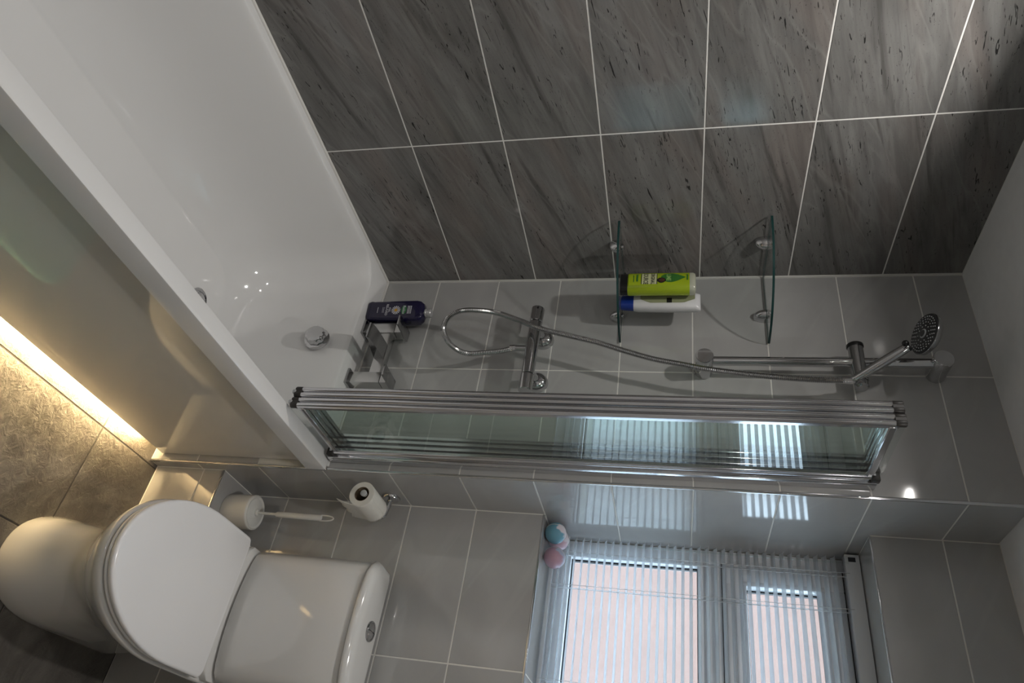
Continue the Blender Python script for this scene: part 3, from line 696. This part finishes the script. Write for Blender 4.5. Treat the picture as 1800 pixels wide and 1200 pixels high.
# ================================================================== TOILET
TX = 1.065
wc = thing('toilet', 'white close-coupled toilet with the lid down below the window', 'toilet', (TX, -.12, 0)); q = wc.location
def dshape(w, yf, yb, yc, z, nf=28, rb=.02, e=2.0):
    pts = []
    for i in range(nf+1):                       # from right side round the front to the left side
        t = math.pi*i/nf; c, s = math.cos(t), math.sin(t)
        pts.append(Vector((TX+w*math.copysign(abs(c)**(2/e), c), yc-(yc-yf)*abs(s)**(2/e), z)))
    pts += [Vector((TX-w, yb-rb, z)), Vector((TX-w+rb*.3, yb-rb*.3, z)), Vector((TX-w+rb, yb, z)), Vector((TX, yb, z)), Vector((TX+w-rb, yb, z)), Vector((TX+w-rb*.3, yb-rb*.3, z)), Vector((TX+w, yb-rb, z))]
    return [p-q for p in pts]
sec = [(.122, -.300, .17, -.10, 0.0005, 2.3), (.124, -.303, .17, -.10, .010, 2.3), (.120, -.298, .17, -.10, .05, 2.3), (.112, -.288, .17, -.10, .11, 2.3), (.109, -.282, .17, -.10, .17, 2.3), (.113, -.288, .17, -.10, .21, 2.25), (.124, -.312, .17, -.11, .25, 2.15), (.142, -.350, .17, -.12, .29, 2.1), (.159, -.383, .172, -.125, .325, 2.0), (.170, -.404, .174, -.126, .352, 2.0), (.175, -.413, .175, -.126, .368, 2.0), (.1745, -.4125, .175, -.126, .376, 2.0), (.172, -.410, .173, -.126, .3795, 2.0), (.168, -.406, .173, -.126, .3805, 2.0)]
bm = bmesh.new(); loft(bm, [dshape(w, yf, yb, yc, z, e=e) for w, yf, yb, yc, z, e in sec]); from_bm('pan', bm, 'ceramic', wc, angle=60)
bm = bmesh.new(); loft(bm, [dshape(w, yf, .02, -.126, z, rb=.015) for w, yf, z in ((.125, -.355, .3807), (.125, -.355, .3855), (.1680, -.4110, .3860), (.1695, -.4130, .3878), (.1695, -.4130, .3918), (.168, -.411, .3938), (.125, -.355, .3940))]); from_bm('seat', bm, 'seat_plastic', wc, angle=50)
bm = bmesh.new(); loft(bm, [dshape(w, yf, .014, -.126, z, rb=.012) for w, yf, z in ((.125, -.355, .3942), (.125, -.355, .3992), (.1700, -.4165, .3997), (.1715, -.4185, .402), (.173, -.420, .406), (.173, -.420, .4115), (.171, -.417, .4145), (.166, -.410, .4155))]); from_bm('lid', bm, 'seat_plastic', wc, angle=50)
for hx in (-.075, .075): rod('hinge', wc, (TX+hx-.02, .022, .396), (TX+hx+.02, .022, .396), .007, 'seat_plastic', 16, .002)
for bx, by in ((.118, .02),): lathe_obj('bolt_cap', wc, (TX+bx-.012, by-.02, .06), (1, 0, .1), [(0, .010), (.005, .010), (.008, .006)], 'chrome', 16)
# rear shelf of the pan that carries the cistern
def cist(w, yf, bow, yb, z, r=.03, n=18):
    pts = []
    for i in range(n+1):
        x = -w+2*w*i/n; y = yf+bow*(x/w)**2 ; e = min(1, (w-abs(x))/r); y += r*.55*(1-e)**2
        pts.append(Vector((TX+x, y, z)))
    pts += [Vector((TX+w, yb-.01, z)), Vector((TX+w-.01, yb, z)), Vector((TX-w+.01, yb, z)), Vector((TX-w, yb-.01, z))]
    return [p-q for p in pts]
bm = bmesh.new(); loft(bm, [cist(w, yf, .026, .176, z) for w, yf, z in ((.150, .03, .30), (.164, .022, .36), (.168, .02, .392), (.167, .022, .3985), (.163, .026, .4005))]); from_bm('cistern_shelf', bm, 'ceramic', wc, angle=50)
bm = bmesh.new(); loft(bm, [cist(w, yf, .026, .182, z) for w, yf, z in ((.135, .085, .4006), (.135, .085, .4062), (.1625, .0490, .4066), (.1645, .0465, .4090), (.165, .046, .44), (.165, .047, .60), (.163, .052, .728), (.161, .054, .733))]); from_bm('cistern', bm, 'ceramic', wc, angle=50)
bm = bmesh.new(); loft(bm, [cist(w, yf, .026, yb, z, r=.045) for w, yf, yb, z in ((.140, .080, .160, .7332), (.140, .080, .160, .7364), (.1660, .0465, .174, .7368), (.1675, .0445, .1755, .739), (.168, .044, .176, .745), (.166, .047, .175, .752), (.162, .053, .173, .757), (.156, .062, .170, .7605), (.148, .072, .166, .762))]); from_bm('cistern_lid', bm, 'ceramic', wc, angle=60)
fb = lathe_obj('flush_button', wc, (1.066, .120, .7615), (0, 0, 1), [(0, .025), (.004, .025), (.006, .0235), (.0055, .021), (.004, .0205), (.0045, .019), (.006, .017), (.0068, .0)], 'chrome', 36)
box('button_split', 1.066-.0007, 1.066+.0007, .102, .138, .7675, .7688, 'black_plastic', fb)

# ------------------------------------------------------------------ toilet brush
br = thing('toilet_brush', 'white toilet brush in a round white holder on the tiled ledge', 'toilet brush', (.775, .128, .2302))
lathe_obj('holder', br, (.775, .128, .2304), (0, 0, 1), [(0, .046), (.002, .0475), (.03, .0485), (.080, .0500), (.084, .0495), (.085, .048)], 'white_plastic', 48, 50)
bm = bmesh.new(); rg = []
for r, z in ((.0475, .3148), (.045, .3175), (.041, .3165), (.036, .313), (.022, .314), (.014, .318), (.0095, .320)):
    rg.append([Vector((.775+r*math.cos(t), .128+r*math.sin(t), z+(.0012*math.cos(20*t) if .015 < r < .038 else 0)))-br.location for t in [2*math.pi*i/80 for i in range(80)]])
loft(bm, rg); from_bm('lid', bm, 'white_plastic', br, angle=60)
lathe_obj('collar', br, (.775, .128, .318), (0, 0, 1), [(0, .0105), (.006, .010), (.008, .008)], 'white_plastic', 24)
rod('shaft', br, (.775, .128, .322), (.776, .128, .386), .0042, 'white_plastic', 16)
bm = bmesh.new(); hpth = [(.776, .128, .384, .006, .005), (.776, .128, .388, .0082, .006), (.776, .128, .42, .0086, .0065), (.777, .128, .47, .0088, .0065), (.777, .128, .525, .0092, .006), (.777, .128, .528, .0088, .0055)]
loft(bm, [[Vector((x+a*math.cos(t), y+b*math.sin(t), z))-br.location for t in [2*math.pi*i/20 for i in range(20)]] for x, y, z, a, b in hpth])
loop = catmull([(.777-.008, .128, .526), (.777-.0076, .128, .545), (.777-.005, .128, .560), (.777, .128, .5655), (.777+.005, .128, .560), (.777+.0076, .128, .545), (.777+.008, .128, .526)], 6)
sweep(bm, [p-br.location for p in loop], .0022, 8); from_bm('handle', bm, 'white_plastic', br, angle=50)

# ------------------------------------------------------------------ toilet roll and holder
th = thing('toilet_roll_holder', 'chrome toilet roll holder arm on the side of the shower wall', 'toilet roll holder', (XA, .158, .708))
lathe_obj('rosette', th, (XA+.0003, .158, .708), (1, 0, 0), [(0, .027), (.004, .027), (.009, .025), (.012, .018)], 'chrome', 36, 40)
bm = bmesh.new(); arm = catmull([(XA+.008, .158, .708), (.72, .160, .704), (.742, .162, .698), (.7475, .158, .6935), (.7470, .148, .6925), (.745, .10, .6925), (.745, .012, .6925)], 10)
sweep(bm, [p-th.location for p in arm], .0078, 16); from_bm('arm', bm, 'chrome', th, smooth=True)
bm = bmesh.new(); lathe(bm, Vector((.745, .0135, .6925))-th.location, (0, -1, 0), [(0, .0088), (.003, .0088), (.004, .007)], 20); from_bm('end_cap', bm, 'nozzle_grey', th, angle=40)
tr_ = thing('toilet_roll', 'part-used white toilet roll on the chrome arm beside the toilet brush', 'toilet roll', (.743, .07, .682)); q = tr_.location
RC = Vector((.7425, 0, .6820)); y0, y1, RO, RI = .024, .128, .0355, .0205
bm = bmesh.new(); n = 48; prof = [(y0, RI), (y0, RO-.001), (y0+.001, RO), (y1-.001, RO), (y1, RO-.001), (y1, RI)]
R = [[bm.verts.new(RC+Vector((r*math.cos(2*math.pi*i/n), y, r*math.sin(2*math.pi*i/n)))-q) for i in range(n)] for y, r in prof]; ring_faces(bm, R)
from_bm('paper', bm, 'tissue', tr_, angle=40)
bm = bmesh.new(); R = [[bm.verts.new(RC+Vector((r*math.cos(2*math.pi*i/n), y, r*math.sin(2*math.pi*i/n)))-q) for i in range(n)] for y, r in ((y0+.0005, RI), (y0+.0005, RI-.0012), (y1-.0005, RI-.0012), (y1-.0005, RI))]; ring_faces(bm, R+[R[0]])
from_bm('core', bm, 'cardboard', tr_, angle=40)
bm = bmesh.new(); sh = []
for j in range(13):
    yy = y0+(y1-y0)*j/12; rag = .003*math.sin(j*1.9)+.002*math.sin(j*4.1); col_ = []
    for k in range(10):
        s = k/9
        if k < 5: a = math.radians(70-100*k/4); p = RC+Vector(((RO+.0008)*math.cos(a), yy, (RO+.0008)*math.sin(a)))
        else:
            f = (k-4)/5; a = math.radians(-30); p = RC+Vector(((RO+.0008)*math.cos(a)-.004*f-.006*f*f*(1-j/12), yy-.010*f*(1-j/12), (RO+.0008)*math.sin(a)-.022*f-(.012+rag+.012*(1-j/12))*f))
        col_.append(bm.verts.new(p-q))
    sh.append(col_)
ring_faces(bm, sh, closed=False); o = from_bm('loose_sheet', bm, 'tissue', tr_, smooth=True)
md = o.modifiers.new('thick', 'SOLIDIFY'); md.thickness = .0006

# ------------------------------------------------------------------ bath bombs on the sill
def bomb(loc, m, label, rot):
    o = thing('bath_bomb', label, 'bath bomb', (loc[0], loc[1], SILL+.0004), 'bath bombs on the window sill'); o.rotation_euler = rot
    bm = bmesh.new(); bmesh.ops.create_uvsphere(bm, u_segments=40, v_segments=24, radius=.0297)
    for v in bm.verts:
        d = abs(v.co.z)
        if d < .0022: v.co.x *= 1.012; v.co.y *= 1.012
    for v in bm.verts: v.co = Matrix.Rotation(math.pi/2, 3, 'X') @ v.co; v.co.z += .0304; v.co.z = max(v.co.z, 0.0002)
    b_ = from_bm('ball', bm, m, o, smooth=True)
    bm = bmesh.new(); n = 48
    rg = [[bm.verts.new((math.cos(2*math.pi*i/n)*r, yy, math.sin(2*math.pi*i/n)*r+.0304)) for i in range(n)] for r, yy in ((.0297, -.0011), (.0305, 0), (.0297, .0011))]
    for r_ in rg:
        for v in r_: v.co.z = max(v.co.z, .0001)
    ring_faces(bm, rg); from_bm('wrap_seam', bm, 'white_plastic', o, smooth=True)
    return o
bomb((.7290, .2395), 'bomb_blue', 'blue and white wrapped bath bomb, nearest the room, in the sill corner', (0, 0, math.radians(58)))
bomb((.7900, .2620), 'bomb_pink', 'pink wrapped bath bomb on the sill, farthest from the shower wall', (0, 0, math.radians(40)))
bomb((.7240, .3003), 'bomb_rose', 'pale pink bath bomb half hidden behind the blue one on the sill', (0, 0, math.radians(75)))

# ------------------------------------------------------------------ venetian blind
vb = thing('venetian_blind', 'clear plastic slatted blind hanging in the window recess', 'blind', (XA+.5, .3455, HEAD))
q = vb.location; BX0, BX1, BY = XA+.010, WINX-.010, .3455
box('headrail', BX0-.004, BX1+.004, BY-.0135, BY+.0135, HEAD-.038, HEAD-.002, 'upvc', vb, bev=.001)
box('headrail_end', BX0-.0055, BX0-.0042, BY-.008, BY+.006, HEAD-.030, HEAD-.012, 'black_rubber', vb)
box('headrail_socket', BX0+.004, BX0+.016, BY-.0145, BY-.0136, HEAD-.030, HEAD-.012, 'black_rubber', vb)
bm = bmesh.new(); prof = []
tilt = math.radians(-18)
for k in range(7): s = -1+2*k/6; a, b = s*.0125, .0032*(1-s*s); prof.append((a*math.cos(tilt)-b*math.sin(tilt), a*math.sin(tilt)+b*math.cos(tilt)))
up = prof; dn = [(a, b-.0004) for a, b in prof]
rg = [[Vector((x, a, b)) for a, b in up+dn[::-1]] for x in (0, (BX1-BX0))]; loft(bm, rg); 
s0 = from_bm('slat', bm, 'clear_blind_plastic', vb, angle=60)
zs = []; z = SILL+.030
while z < HEAD-.046: zs.append(z); z += .0216
for i, z in enumerate(zs):
    o = s0 if i == 0 else bpy.data.objects.new('slat', s0.data)
    if i: COL.objects.link(o); o.parent = vb
    o.location = Vector((BX0, BY, z))-q
box('bottom_rail', BX0, BX1, BY-.0125, BY+.0125, SILL+.006, SILL+.016, 'clear_blind_plastic', vb, bev=.002)
for cx in (.745, .838, 1.085, 1.33, 1.60):
    for dy in (-.0135, .0135): rod('ladder_cord', vb, (cx, BY+dy, SILL+.008), (cx, BY+dy, HEAD-.03), .0009, 'clear_blind_plastic', 5)
    rod('lift_cord', vb, (cx+.006, BY, SILL+.008), (cx+.006, BY, HEAD-.03), .0011, 'clear_blind_plastic', 5)
rod('tilt_wand', vb, (BX0+.022, BY-.020, SILL+.25), (BX0+.022, BY-.020, HEAD-.03), .0025, 'screen_glass', 8)

# ------------------------------------------------------------------ bath mat (seen reflected in the bath panel)
bm = bmesh.new(); loft(bm, [rr(.815+i, 1.28-i, -1.28+i, -.545-i, .075, z, 10) for i, z in ((0, .001), (-.001, .004), (.001, .007), (.006, .009))])
o = from_bm('bath_mat', bm, 'teal_pile', None, angle=50); tag(o, 'teal bath mat on the floor beside the bath', 'bath mat')

# ------------------------------------------------------------------ ceiling downlights
def downlight(x, y, label, pw=1.0):
    t = thing('downlight', label, 'light', (x, y, CEIL), 'ceiling downlights')
    bm = bmesh.new(); R = [[bm.verts.new((r*math.cos(2*math.pi*i/40), r*math.sin(2*math.pi*i/40), z)) for i in range(40)] for r, z in ((.043, -.0002), (.043, -.003), (.040, -.006), (.030, -.006), (.027, -.002), (.027, -.0002))]
    ring_faces(bm, R); from_bm('bezel', bm, 'chrome_soft', t, angle=40)
    bm = bmesh.new(); lathe(bm, (0, 0, -.0003), (0, 0, -1), [(0, .0265), (.0012, .0265)], 32); from_bm('lens', bm, 'lamp_lens', t)
    l = bpy.data.lights.new('downlight_lamp', 'AREA'); l.shape = 'DISK'; l.size = .05; l.energy = LAMP_W*pw; l.color = (1, .965, .92); l.spread = math.radians(152)
    lo = bpy.data.objects.new('downlight_lamp', l); COL.objects.link(lo); lo.parent = t; lo.location = (0, 0, -.008)
downlight(.31, -.765, 'ceiling downlight above the bath')
downlight(1.20, -.56, 'ceiling downlight above the toilet')
downlight(.40, -1.75, 'ceiling downlight above the head end of the bath', .45)
downlight(1.08, -1.85, 'ceiling downlight above the viewer', .9)
